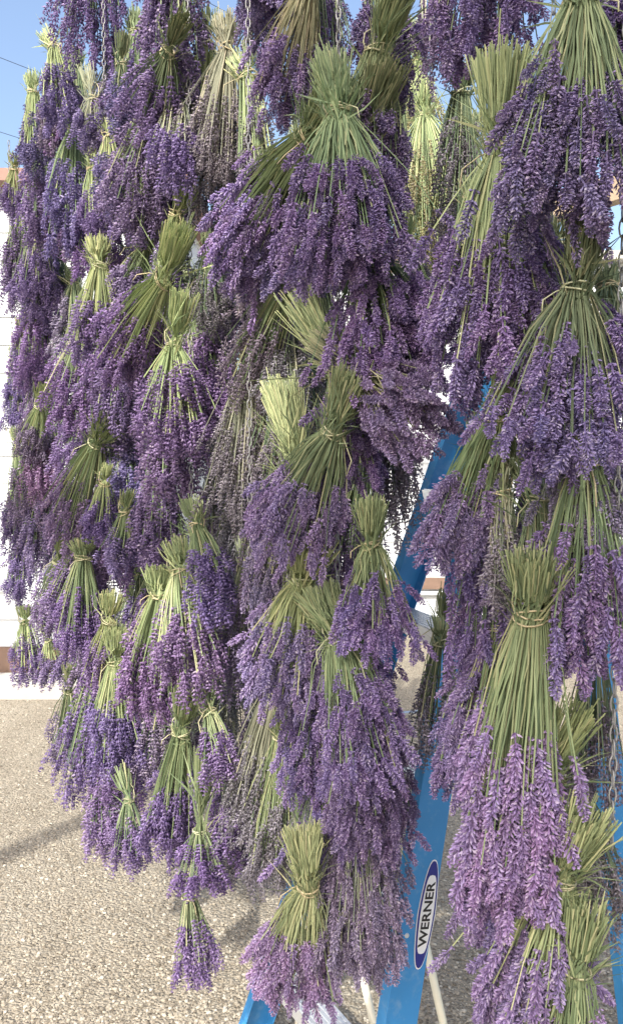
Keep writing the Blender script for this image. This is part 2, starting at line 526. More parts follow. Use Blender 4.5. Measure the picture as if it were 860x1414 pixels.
def perp_frame(d):
    z = d / np.linalg.norm(d)
    a = np.cross(z, [0.0, 1.0, 0.0]); a /= np.linalg.norm(a)
    return a, np.cross(z, a), z
count = {"n": 0}
def bunch(T, B, E, hw, d, kind, stem, label, group, near=True, thin=False, tail_w=1.0, loose=0.0, zone=0.74, leafy=1.0):
    """T cut ends, B rubber band, E flower tips, all in photograph pixels; d metres behind the row plane"""
    count["n"] += 1
    r = np.random.default_rng(1000 + count["n"])
    Bw, Ew = on_row(*B, d + (.075 if T is None else 0)), on_row(*E, d - 0.01)
    axis = Ew - Bw
    Lf = float(np.linalg.norm(axis))
    sc = Bw[1] / F_PX
    R = hw * sc * (1.12 if near else 1.04)
    n = int(np.clip(2.5 * 2 * R * Lf * .7 / (4.6e-4 if near else 6.4e-4), 50, 290 if near else 165))
    if T is None:
        tail = -axis * .20
    else:
        tail = on_row(*T, d) - Bw
    Lt = float(np.linalg.norm(tail))
    # frame: local -Z along the bunch
    zc = -axis / Lf
    toward = CAM - Bw; toward /= np.linalg.norm(toward)
    xc = np.cross(toward, zc); xc /= np.linalg.norm(xc)
    yc = np.cross(zc, xc)                                     # local +Y faces the aisle
    Mx = np.column_stack([xc, yc, zc])
    root = link("lavender_bunch", None, label=label, category="lavender bunch", group=group)
    root.empty_display_size = 0.03
    root.matrix_world = Matrix(np.vstack([np.column_stack([Mx, Bw]), [0, 0, 0, 1]]).tolist())
    down = Mx.T @ np.array([0, 0, -1.0])                      # gravity in the bunch's own frame
    tl = Mx.T @ tail; tl /= np.linalg.norm(tl)
    ta, tb, tz = perp_frame(tl)
    rb = min(0.0205, 0.052 * Lf + .004) * r.uniform(.88, 1.14)
    spike_l = (0.055 if near else 0.060) * (Lf / .33) ** .5
    st = MB(); far = []
    spikes = []
    squash = r.uniform(.62, .95)
    droop = r.uniform(.12, .34)
    zone = zone * r.uniform(.86, 1.1)
    R = R * r.uniform(.92, 1.08)
    lop = r.normal(size=2) * .10 * R
    for i in range(n):
        ph = r.random() * 6.2832
        u = math.sqrt(r.random())
        cs, sn = math.cos(ph), math.sin(ph)
        sr = r.random()
        rad0 = rb * u
        frac = 1.0 - zone * .70 * r.random() ** .85 - 0.20 * u * u * r.random()
        zt = Lf * frac
        bulge = R * (0.25 + 0.75 * math.sin(min(1.0, (frac + .05)) * math.pi * .62)) * u * (0.92 + .2 * r.random())
        if r.random() < .07 + loose:
            bulge *= 1.25 + .35 * r.random()
        zb = max(zt - spike_l, Lf * .16)
        def pos(t):                                            # t in metres from the band
            q = t / Lf
            rr = rad0 + (bulge - rad0) * min(1.15, q / max(frac, .3)) ** 0.85
            p = np.array([cs * rr + lop[0] * q, sn * rr * squash + lop[1] * q, -t])
            return p + (down - np.array([0, 0, -1])) * Lf * droop * q * q
        wob = r.normal(size=2) * .0025
        ts = [0, zb * .33, zb * .66, zb] if near else [0, zb * .5, zb]
        below = [pos(t) + np.array([wob[0], wob[1], 0]) * (t / Lf) + r.normal(size=3) * (.0022 if 0 < t < zb else 0) for t in ts]
        # above the band: flares out to the cut ends
        fl = rad0 * (1.25 + .6 * r.random()) * tail_w + .004 * r.normal()
        te = Lt * (0.84 + .2 * r.random()) * (1 if r.random() < .88 else .8 + .45 * r.random())
        up = [tl * te * q + (ta * cs + tb * sn) * (rad0 + (fl - rad0) * q ** 1.2) * (1 if q < .6 else 1) + r.normal(size=3) * .0022 * q for q in ((1.0, .66, .33) if near else (1.0, .5))]
        srad = (0.00088 if near else 0.00115) * (.8 + .5 * r.random())
        st.tube(up + below, srad, 3, caps=False, rnd=sr, tint=np.linspace(1, 0, len(up + below)))
        if r.random() < .45 and near:
            st.tube([p + r.normal(size=3) * .0028 for p in up + below[:3]], srad * .9, 3, caps=False, rnd=r.random(), tint=np.linspace(1, .1, len(up) + 3))
        a_, b_ = pos(zb), pos(zb + spike_l)
        dr = b_ - a_; dr /= np.linalg.norm(dr)
        dr = dr + r.normal(size=3) * (.20 if near else .14) + down * .04; dr /= np.linalg.norm(dr)
        sl = spike_l * (.72 + .55 * r.random())
        spikes.append((below[-1], dr, sl, r.random() * 6.28))
    # narrow leaves left on the stems around the butt
    for i in range(int(n * .8 * leafy)):
        ph = r.random() * 6.2832; cs, sn = math.cos(ph), math.sin(ph)
        q0 = r.random() * .6 - .25
        base = tl * Lt * max(q0, 0) + (ta * cs + tb * sn) * rb * (.8 + .3 * r.random()) + np.array([0, 0, min(q0, 0) * Lt])
        dirv = tl * (.5 + .7 * r.random()) + (ta * cs + tb * sn) * (.05 + .5 * r.random() ** 2 * tail_w) + r.normal(size=3) * .22
        dirv /= np.linalg.norm(dirv)
        ln = Lt * (.25 + .45 * r.random())
        curl = r.normal(size=3) * .5 + (ta * cs + tb * sn) * .25
        pts = [base, base + dirv * ln * .5 + curl * ln * .15, base + dirv * ln + curl * ln * .5]
        wdv = np.cross(dirv, (ta * cs + tb * sn)); wdv /= np.linalg.norm(wdv) + 1e-9
        wv = .0015 * (.7 + .6 * r.random()) * (1 if near else 1.2)
        vs = [pts[0] - wdv * wv * .5, pts[0] + wdv * wv * .5, pts[1] + wdv * wv, pts[1] - wdv * wv, pts[2]]
        st.add(vs, [(0, 1, 2, 3), (3, 2, 4)], rnd=r.random(), tint=r.random() * .6)
    o = link("stems", st.mesh("stems", M_STEM), root, kind="stuff")
    o.color = (*[c * (.96 + .08 * r.random()) for c in STEM[stem]], 1)
    # rubber band: two or three turns
    bd = MB()
    th = np.linspace(0, 2 * math.pi, 14, endpoint=False)
    for kk in range(2 + int(r.random() < .5)):
        tilt = r.normal(size=2) * .22
        rr = rb * 1.03 + .001
        pts = [(rr * math.cos(t), rr * math.sin(t), (kk - .7) * .0034 + rr * (tilt[0] * math.cos(t) + tilt[1] * math.sin(t))) for t in th]
        bd.tube(pts, .0012, 4, closed=True)
    s_ = 1 if r.random() < .5 else -1                          # loop of the band pulled up to the chain
    lp = [(s_ * rb * .95, rb * .3, 0), (s_ * rb * 1.2, rb * .3, .012), (s_ * rb * 1.15, -rb * .1, .03), (s_ * rb * .5, -rb * .8, .045), (0, -rb * 1.3, .045)]
    bd.tube(lp, .0011, 4)
    if r.random() < .45:
        a0 = r.random() * 3.14
        c0, s0 = math.cos(a0), math.sin(a0)
        L0 = r.uniform(.02, .055)
        bd.tube([(rb * c0, rb * s0, 0), (rb * c0 * 1.5, rb * s0 * 1.6, -L0 * .1), (rb * c0 * 1.7 + L0 * .4 * c0, rb * s0 * 1.6 + .01, -L0 * .5), (rb * c0 * 1.6 + L0 * .5 * c0, rb * s0 * 1.5 + .012, -L0)], .0010, 4)
    link("rubber_band", bd.mesh("rubber_band", M_BAND, True), root)
    jit = 1 + .045 * r.normal(size=3)
    colr = tuple(float(np.clip(c * j, .02, .9)) for c, j in zip(FLOWER[kind], jit * (0.92 + .2 * r.random())))
    if near and not thin:
        for (p, dr, sl, spin) in spikes:
            o = bpy.data.objects.new("flower_spike", SPIKES[int(r.integers(SPIKE_N))])
            COL.objects.link(o)
            o.parent = root
            qn = Vector(dr).to_track_quat('-Z', 'Y') @ Quaternion((0, 0, 1), spin)
            o.rotation_mode = 'QUATERNION'
            o.rotation_quaternion = qn
            o.location = p
            wsc = .065 * (.85 + .35 * r.random()) * (sl / .06) ** .4
            o.scale = (wsc, wsc, sl)
            k_ = .86 + .3 * r.random()
            o.color = (colr[0] * k_, colr[1] * k_, colr[2] * k_, 1)
    else:
        src = THIN_SPIKES if thin else FAR_SPIKES
        V, Fc, Ti, Rn, off = [], [], [], [], 0
        for (p, dr, sl, spin) in spikes:
            v, f, t, q = src[int(r.integers(5))]
            a, b, z = perp_frame(-dr)
            ca, sa = math.cos(spin), math.sin(spin)
            a2, b2 = a * ca + b * sa, -a * sa + b * ca
            w = .064 * (.9 + .3 * r.random())
            V.append(p + v[:, :1] * a2 * w + v[:, 1:2] * b2 * w + v[:, 2:] * z * sl)
            Fc.append(f + off); off += len(v)
            Ti.append(t); Rn.append(np.clip(q * .75 + .25 * r.random(), 0, 1))
        me = bpy.data.meshes.new("flower_heads")
        V, Fc = np.concatenate(V), np.concatenate(Fc)
        me.vertices.add(len(V)); me.vertices.foreach_set("co", V.astype(np.float32).ravel())
        me.loops.add(len(Fc) * 3); me.loops.foreach_set("vertex_index", Fc.astype(np.int32).ravel())
        me.polygons.add(len(Fc)); me.polygons.foreach_set("loop_start", np.arange(0, len(Fc) * 3, 3, dtype=np.int32))
        for nm, arr in (("tint", Ti), ("rnd", Rn)):
            at = me.attributes.new(nm, 'FLOAT', 'POINT')
            at.data.foreach_set("value", np.concatenate(arr).astype(np.float32))
        me.materials.append(M_FLOWER)
        me.update(calc_edges=True)
        o = link("flower_heads", me, root, kind="stuff")
        o.color = (*colr, 1)
    return root

# one row per bunch: cut ends, band, tips (photograph pixels), half width, offset, flower, stems, look
N_ = None
STRANDS = {
 "E": ("chain by rear ladder legs", [
  (N_, (850, -120), (852, 205), 40, .02, "v", "n", "slim violet bunch"),
  ((790, -75), (800, 5), (782, 372), 98, -.05, "b", "n", "broad blue-violet bunch with long bare stems"),
  ((812, 300), (795, 398), (800, 690), 84, -.02, "b", "d", "blue-violet bunch with dark green stems"),
  (N_, (800, 540), (835, 800), 50, .0, "m", "g", "loose greyish mauve bunch"),
  (N_, (838, 400), (836, 560), 46, .02, "v", "n", "short violet bunch wedged high"),
  (N_, (770, 690), (786, 905), 42, .03, "v", "n", "violet bunch half hidden behind the tangled butt"),
  ((800, 560), (808, 640), (815, 972), 68, .01, "p", "n", "full pinkish purple bunch"),
 ]),
 "R": ("chain over ladder top", [
  (N_, (685, -190), (668, 118), 56, .07, "v", "d", "dark violet bunch"),
  ((702, 70), (690, 212), (690, 580), 82, -.02, "v", "y", "violet bunch with wide straw-green butt"),
  ((725, 250), (722, 330), (768, 575), 52, .0, "v", "n", "narrow violet bunch"),
  ((712, 520), (684, 575), (602, 800), 56, -.03, "p", "n", "mauve bunch slanting across the rail"),
  ((684, 580), (742, 692), (735, 900), 38, .02, "m", "n", "faded bunch with tangled green butt"),
  (N_, (680, 640), (668, 985), 42, .04, "v", "n", "straight purple bunch half hidden"),
  ((688, 640), (690, 680), (692, 860), 20, -.01, "w", "g", "thin whitish grey sprig bunch"),
  ((744, 765), (733, 848), (678, 1300), 74, -.05, "p", "n", "very long mauve bunch with neat green butt"),
  (N_, (655, 285), (640, 470), 50, .04, "v", "n", "violet bunch tucked against straw stems"),
  (N_, (752, 400), (742, 610), 50, .05, "b", "n", "blue-violet bunch wedged behind others"),
  (N_, (690, 870), (642, 1115), 58, .0, "p", "n", "mauve bunch overlapping the long bare stems"),
  (N_, (648, 930), (616, 1130), 34, .04, "v", "n", "slim violet bunch lying against the rail"),
  (N_, (722, 1030), (716, 1245), 42, -.02, "p", "n", "mauve bunch under the long bare stems"),
  (N_, (700, 1140), (672, 1345), 42, .0, "p", "n", "lilac bunch swung out near the oval label"),
  ((792, 975), (750, 1072), (706, 1330), 50, .02, "v", "y", "bunch with broad yellow-green butt"),
  ((806, 1115), (772, 1212), (696, 1470), 80, .0, "p", "y", "bright lilac bunch with frayed butt"),
  ((812, 1250), (795, 1340), (768, 1600), 60, .0, "p", "n", "low lilac bunch with leafy olive butt"),
 ]),
 "C": ("chain beside lettered ladder rail", [
  ((440, -90), (425, -15), (372, 192), 48, -.02, "v", "t", "purple bunch with tan stems"),
  (N_, (380, -190), (372, 25), 50, .06, "b", "n", "short dark blue-violet bunch"),
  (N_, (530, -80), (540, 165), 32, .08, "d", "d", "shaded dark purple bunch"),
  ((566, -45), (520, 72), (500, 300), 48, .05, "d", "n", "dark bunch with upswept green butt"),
  ((540, 85), (500, 195), (462, 425), 56, .04, "v", "d", "violet bunch with spreading dark green butt"),
  ((452, 82), (468, 158), (500, 412), 80, -.05, "v", "n", "large violet bunch with pale tie"),
  ((470, 120), (425, 190), (282, 362), 62, -.02, "v", "n", "violet bunch swung out sideways"),
  (N_, (425, 215), (425, 415), 52, .03, "b", "n", "blue-violet bunch tucked behind others"),
  (N_, (510, 360), (556, 540), 72, -.03, "v", "n", "violet bunch with sleek green stems"),
  ((440, 470), (498, 515), (620, 600), 55, -.02, "p", "t", "pinkish purple bunch jutting towards the ladder"),
  ((412, 408), (468, 512), (508, 695), 44, .02, "v", "y", "purple bunch with big frizzy yellow-green butt"),
  ((490, 512), (460, 594), (378, 765), 70, -.06, "p", "n", "bright mauve bunch with bushy green butt"),
  ((384, 528), (412, 640), (378, 890), 48, .04, "m", "y", "faded bunch with frizzy straw butt"),
  ((512, 686), (512, 752), (524, 935), 52, -.01, "v", "n", "tidy violet bunch with brush-like stems"),
  ((428, 750), (418, 802), (380, 1000), 62, -.04, "v", "y", "plump violet bunch with small yellow-green butt"),
  ((440, 815), (468, 880), (515, 1130), 62, -.03, "v", "n", "violet bunch leaning on its tie with long stems"),
  (N_, (440, 920), (438, 1145), 50, .0, "v", "n", "vivid purple bunch with hidden stems"),
  ((402, 985), (392, 1015), (372, 1240), 42, .06, "g", "n", "faded grey-green bunch with fresh green stems"),
  (N_, (500, 965), (530, 1200), 58, .01, "d", "n", "deep purple bunch"),
  (N_, (490, 1090), (498, 1385), 60, .02, "m", "g", "long dusky mauve bunch"),
  (N_, (455, 190), (446, 365), 46, -.01, "v", "n", "violet bunch pressed under the pale tie"),
  (N_, (535, 420), (584, 560), 42, .03, "v", "n", "violet bunch pressed against the ladder"),
  (N_, (495, 870), (508, 1020), 44, .0, "v", "n", "purple bunch filling under the tidy one"),
  (N_, (470, 1010), (462, 1290), 50, .01, "v", "n", "long purple bunch with hidden stems"),
  (N_, (535, 1040), (545, 1195), 34, .02, "d", "n", "deep purple bunch brushing the ladder"),
  ((418, 1140), (425, 1224), (392, 1395), 62, -.05, "p", "y", "mauve bunch fanned wide below straw butt"),
 ]),
 "L": ("fourth chain from white building", [
  (N_, (238, -120), (236, 112), 40, -.02, "v", "n", "violet bunch with hidden stems"),
  ((255, 20), (232, 72), (192, 208), 50, -.03, "v", "d", "violet bunch turned sideways"),
  (N_, (247, 140), (241, 240), 27, -.05, "v", "g", "small violet bunch"),
  (N_, (216, 140), (172, 356), 52, .0, "p", "n", "wide pinkish bunch"),
  ((258, 255), (244, 295), (228, 420), 26, .03, "v", "y", "small bunch with yellow-green brush butt"),
  ((250, 312), (226, 386), (146, 515), 48, -.02, "v", "y", "violet bunch slanting with yellowish stems"),
  (N_, (262, 410), (290, 592), 32, .02, "p", "n", "slim pinkish bunch"),
  ((252, 402), (240, 476), (244, 640), 58, -.05, "v", "y", "broad violet bunch with splayed green butt"),
  (N_, (232, 520), (232, 700), 42, -.02, "p", "n", "light violet bunch below the broad one"),
  (N_, (222, 630), (206, 795), 42, .0, "p", "n", "rosy violet bunch"),
  ((264, 688), (272, 730), (308, 868), 36, -.01, "v", "n", "violet bunch with barrel-like green stems"),
  ((222, 782), (222, 822), (204, 1008), 46, -.04, "p", "y", "pale lilac bunch with upright straw butt"),
  ((240, 748), (250, 788), (288, 985), 46, -.03, "p", "y", "pale lilac bunch with leaning straw butt"),
  ((262, 950), (250, 1012), (222, 1195), 40, -.02, "v", "n", "purple bunch with dark green neck"),
  ((278, 945), (290, 985), (326, 1090), 26, -.02, "v", "n", "little purple bunch pushed aside"),
  (N_, (312, 1060), (322, 1200), 28, .0, "v", "g", "round violet bunch"),
  ((283, 1032), (276, 1146), (282, 1250), 44, -.04, "v", "n", "short violet bunch under long green stems"),
  ((258, 1205), (262, 1240), (276, 1376), 32, -.02, "v", "n", "lowest small bunch hanging clear"),
 ]),
 "M": ("third chain from white building", [
  (N_, (128, -130), (126, 100), 44, .0, "b", "n", "blue-violet bunch with hidden stems"),
  ((172, 44), (168, 90), (166, 190), 20, .0, "b", "d", "bunch with dark green butt"),
  ((64, 46), (76, 70), (90, 185), 27, -.02, "b", "y", "blue-violet bunch with stubby lime butt"),
  ((120, 92), (128, 136), (120, 222), 28, -.03, "b", "g", "small bunch with dull green butt"),
  ((145, 165), (150, 190), (152, 300), 22, .0, "b", "y", "narrow bunch with lime butt"),
  (N_, (102, 185), (98, 350), 33, -.02, "b", "n", "slender blue-violet bunch"),
  ((128, 205), (130, 235), (140, 340), 26, .02, "p", "y", "pinkish bunch with tiny lime butt"),
  ((136, 328), (138, 366), (124, 525), 44, -.03, "v", "y", "violet bunch with straw butt and bare stems"),
  (N_, (200, 345), (158, 440), 30, -.01, "p", "n", "rosy bunch swung sideways"),
  (N_, (120, 450), (118, 612), 46, .0, "v", "n", "thick violet bunch"),
  (N_, (165, 450), (168, 610), 38, .0, "v", "n", "violet bunch crowding the thick one"),
  ((150, 585), (134, 612), (82, 755), 44, -.02, "p", "n", "dusty pink bunch with slanting stems"),
  ((148, 640), (145, 668), (138, 760), 28, -.04, "v", "y", "tiny violet bunch with yellowish neck"),
  (N_, (164, 590), (174, 705), 23, .0, "b", "n", "thin blue-violet bunch"),
  ((178, 680), (172, 708), (162, 800), 28, -.02, "p", "n", "light bunch with short green butt"),
  (N_, (128, 725), (88, 885), 42, -.01, "p", "n", "rosy bunch spread broadly"),
  ((112, 745), (116, 772), (112, 925), 34, -.02, "v", "n", "plain violet bunch"),
  ((155, 818), (152, 858), (134, 975), 30, -.03, "p", "y", "lilac bunch with lime barrel butt"),
  ((164, 868), (160, 914), (160, 1085), 44, -.02, "v", "y", "violet bunch with lime neck"),
  (N_, (140, 905), (118, 1135), 46, .0, "v", "n", "large light violet bunch"),
  ((98, 920), (96, 955), (92, 1070), 26, .0, "m", "d", "dusky bunch with dark stems"),
  (N_, (142, 1050), (148, 1190), 28, .0, "p", "n", "low lilac bunch"),
  ((166, 1062), (178, 1106), (188, 1220), 30, -.03, "v", "n", "lowest bunch with rounded green butt"),
 ]),
 "F": ("second chain from white building", [
  ((44, 102), (46, 128), (48, 255), 22, .0, "b", "y", "top bunch with lime butt against the sky"),
  ((66, 98), (68, 118), (72, 215), 14, .02, "m", "y", "thin greyish bunch"),
  (N_, (58, 215), (58, 345), 22, .0, "b", "n", "dark blue-violet bunch"),
  (N_, (54, 300), (52, 440), 27, .0, "b", "n", "broad blue-violet bunch"),
  (N_, (50, 400), (48, 540), 26, .0, "v", "n", "violet bunch"),
  ((62, 530), (55, 562), (38, 640), 24, -.01, "m", "y", "greyish bunch with yellowish butt"),
  (N_, (66, 560), (58, 700), 26, .0, "p", "n", "rosy bunch"),
  (N_, (60, 660), (52, 800), 26, .0, "p", "n", "dull mauve bunch"),
  ((92, 740), (82, 775), (62, 880), 28, -.01, "p", "n", "mauve bunch with leafy green butt"),
  ((34, 836), (36, 860), (46, 955), 24, .0, "v", "y", "lowest bunch with narrow yellowish butt"),
  ((62, 860), (68, 885), (74, 958), 20, .0, "p", "y", "pinkish bunch with pale stems"),
 ]),
 "F2": ("chain closest to white building", [
  ((22, 212), (20, 234), (14, 312), 14, .0, "b", "y", "top dark bunch"),
  (N_, (28, 290), (18, 430), 21, .0, "d", "n", "ragged dark bunch"),
  ((30, 440), (30, 460), (30, 545), 16, .0, "b", "y", "slim bunch with green butt"),
  (N_, (24, 500), (18, 596), 17, .0, "b", "n", "short dark bunch"),
  ((26, 590), (27, 620), (36, 735), 18, .0, "m", "n", "greenish grey bunch"),
  (N_, (26, 665), (17, 775), 18, .0, "d", "n", "dark purple bunch sticking out"),
  (N_, (34, 730), (24, 840), 20, .0, "b", "n", "lowest blue-violet bunch"),
 ]),
}
ORD = ["lowest", "second", "third", "fourth", "fifth", "sixth", "seventh", "eighth", "ninth", "tenth", "eleventh", "twelfth", "thirteenth", "fourteenth",
       "fifteenth", "sixteenth", "seventeenth", "eighteenth", "nineteenth", "twentieth", "twenty-first", "twenty-second", "twenty-third", "twenty-fourth", "twenty-fifth", "twenty-sixth", "twenty-seventh", "twenty-eighth"]
for key, (where, rows) in STRANDS.items():
    order = sorted(range(len(rows)), key=lambda i: -rows[i][1][1])
    near = key in "ERC"
    for i, (T, B, E, hw, d, kind, stem, look) in enumerate(rows):
        rank = order.index(i)
        note = f"{look}, {ORD[rank]} up {where}" if rank else f"{look}, at foot of {where}"
        faded = kind in "gw"
        bunch(T, B, E, hw, d, kind, stem, note, "lavender bunches on the " + where,
              near=near, thin=faded,
              tail_w=random.uniform(1.1, 1.7) if stem == "y" and near else random.uniform(.85, 1.35), leafy=1.0 if near else .6)

# older, faded bunches: a chain of them between the fresh ones, some on the wires further back
BACK = [
 ((312, 22), (315, 72), (306, 285), 50, .30, "g", "g", "grey-green dried bunch with double tie, topmost dried one"),
 ((280, 15), (285, 60), (262, 250), 30, .36, "g", "y", "dried bunch with glowing yellow butt against the sky"),
 ((332, 78), (343, 108), (362, 300), 26, .26, "g", "y", "narrow straw-coloured dried bunch in the faded gap"),
 (N_, (355, -40), (356, 110), 24, .32, "m", "g", "greyish mauve bunch against the sky"),
 (N_, (362, 240), (358, 440), 40, .24, "w", "g", "whitish dried bunch in the faded gap"),
 ((290, 320), (288, 350), (292, 480), 26, .22, "g", "d", "dark green stemmed bunch in the faded gap"),
 ((425, 350), (400, 385), (312, 560), 42, .20, "g", "n", "grey dried bunch slanting across the gap"),
 (N_, (395, 420), (392, 600), 34, .22, "g", "g", "grey dried bunch behind frizzy butts"),
 ((350, 460), (346, 500), (318, 745), 52, .22, "g", "g", "longest grey dried bunch with drooping strands"),
 (N_, (395, 540), (395, 720), 40, .22, "g", "d", "dark grey dried bunch behind the bright mauve one"),
 (N_, (378, 670), (352, 890), 44, .20, "m", "g", "dull mauve dried bunch in the faded gap"),
 (N_, (340, 780), (335, 1000), 36, .24, "m", "g", "dull dried bunch beside the leaning straw butt"),
 ((390, 890), (382, 945), (345, 1190), 48, .18, "g", "g", "grey dried bunch above bare gravel"),
 (N_, (352, 1050), (330, 1250), 40, .20, "g", "g", "lowest grey dried bunch over the gravel"),
 ((584, 112), (586, 160), (606, 385), 56, .80, "y", "y", "sunlit yellow-green dried bunch beyond the ladder chain"),
 ((578, 30), (574, 90), (596, 330), 50, .88, "y", "y", "sunlit lime dried bunch, higher of the pair"),
 ((596, 185), (600, 225), (614, 420), 46, .84, "y", "y", "sunlit lime dried bunch, lowest of the lime ones"),
 ((566, 200), (570, 235), (584, 400), 36, .78, "y", "n", "sunlit lime dried bunch close behind the large violet one"),
 (N_, (598, -60), (602, 130), 22, .30, "m", "g", "pale mauve hanging sprig bunch against the sky"),
 ((640, 90), (636, 130), (622, 380), 34, .40, "g", "d", "dark backlit dried bunch with sparse strands"),
 (N_, (650, 200), (640, 420), 26, .50, "g", "d", "shadowy dried bunch behind straw-green butt"),
 ((560, 300), (562, 335), (592, 430), 18, .22, "g", "y", "small straw dried bunch beside the violet one"),
 ((618, 815), (610, 868), (584, 1040), 20, .40, "g", "n", "sparse green sprig bunch before the white wall"),
 (N_, (612, 890), (606, 1090), 42, .12, "g", "d", "tangled grey-green bunch over the lettered rail"),
 (N_, (532, 545), (542, 770), 36, .10, "g", "d", "dark grey-green bunch behind the brush-like stems"),
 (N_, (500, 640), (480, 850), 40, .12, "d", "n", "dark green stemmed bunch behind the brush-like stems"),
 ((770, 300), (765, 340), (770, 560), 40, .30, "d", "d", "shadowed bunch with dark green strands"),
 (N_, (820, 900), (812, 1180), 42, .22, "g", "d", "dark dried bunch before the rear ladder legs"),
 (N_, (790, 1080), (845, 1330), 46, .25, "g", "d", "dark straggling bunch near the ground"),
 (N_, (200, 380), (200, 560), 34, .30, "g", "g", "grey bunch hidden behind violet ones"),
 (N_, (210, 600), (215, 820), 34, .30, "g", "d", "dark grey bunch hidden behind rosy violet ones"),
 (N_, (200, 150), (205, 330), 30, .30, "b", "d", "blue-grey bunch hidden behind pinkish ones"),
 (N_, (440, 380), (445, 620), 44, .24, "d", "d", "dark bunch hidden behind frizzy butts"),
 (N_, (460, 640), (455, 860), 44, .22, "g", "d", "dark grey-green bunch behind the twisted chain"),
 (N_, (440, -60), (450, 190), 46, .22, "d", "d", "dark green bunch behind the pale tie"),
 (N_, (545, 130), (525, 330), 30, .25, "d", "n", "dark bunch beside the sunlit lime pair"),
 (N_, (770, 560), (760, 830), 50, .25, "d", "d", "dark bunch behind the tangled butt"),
]
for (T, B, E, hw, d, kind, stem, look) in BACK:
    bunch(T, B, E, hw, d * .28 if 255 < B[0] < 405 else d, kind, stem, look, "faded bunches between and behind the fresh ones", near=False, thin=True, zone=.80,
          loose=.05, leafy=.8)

# bunches of the same chains turned to the far side, seen only between the outer ones
FILL = [(x + 9 * math.sin(3.1 * k + x), y + 37 * math.sin(x * 1.7)) for x in (70, 112, 152, 192, 228) for k, y in enumerate(range(60, 1000, 150))]
USED = set()
def behind(x, y, table):
    """the nearest listed bunch that no other hidden one has been named after"""
    k = min((k for k in range(len(table)) if (id(table), k) not in USED), key=lambda k: math.hypot(table[k][0] - x, table[k][1] - y))
    USED.add((id(table), k))
    return table[k][2]
OUTER = []
for key in ("L", "M", "F", "F2"):
    where, rows = STRANDS[key]
    order = sorted(range(len(rows)), key=lambda i: -rows[i][1][1])
    for i, row in enumerate(rows):
        OUTER.append(((row[1][0] + row[2][0]) / 2, (row[1][1] + row[2][1]) / 2, f"the {ORD[order.index(i)]} bunch up {where}"))
TONE = {"v": "violet", "b": "blue-violet", "p": "pinkish", "m": "greyish mauve", "g": "grey dried"}
for q, (x, y) in enumerate(FILL):
    if y < 330 - 3.0 * x or (x < 90 and y > 780) or (x < 130 and y > 900) or (x > 200 and 330 < y < 700):
        continue
    h = 150 * (0.62 + x / 500)
    kd = "vbvpm"[q % 5]
    bunch(N_, (x, y), (x + 12 * math.sin(q * 2.3), y + h), 30 + x * .06, .06, kd, "nnd"[q % 3],
          f"half-hidden {TONE[kd]} bunch behind {behind(x, y + h / 2, OUTER)}", "half hidden bunches on the far side of the chains", near=False)
REAR = [((b[1][0] + b[2][0]) / 2, (b[1][1] + b[2][1]) / 2, "the " + b[7]) for b in BACK]
for q, (x, y) in enumerate([(300, 140), (330, 330), (300, 470), (345, 620), (300, 640), (372, 760), (318, 880), (372, 930), (395, 1060), (330, 230), (400, 260), (410, 480)]):
    kd = "gmg"[q % 3]
    bunch(N_, (x, y), (x + 14 * math.sin(q * 1.9), y + 190), 44, .15, kd, "gd"[q % 2],
          f"half-hidden {TONE[kd]} bunch behind {behind(x, y + 95, REAR)}", "half hidden dried bunches", near=False, thin=True, zone=.8)

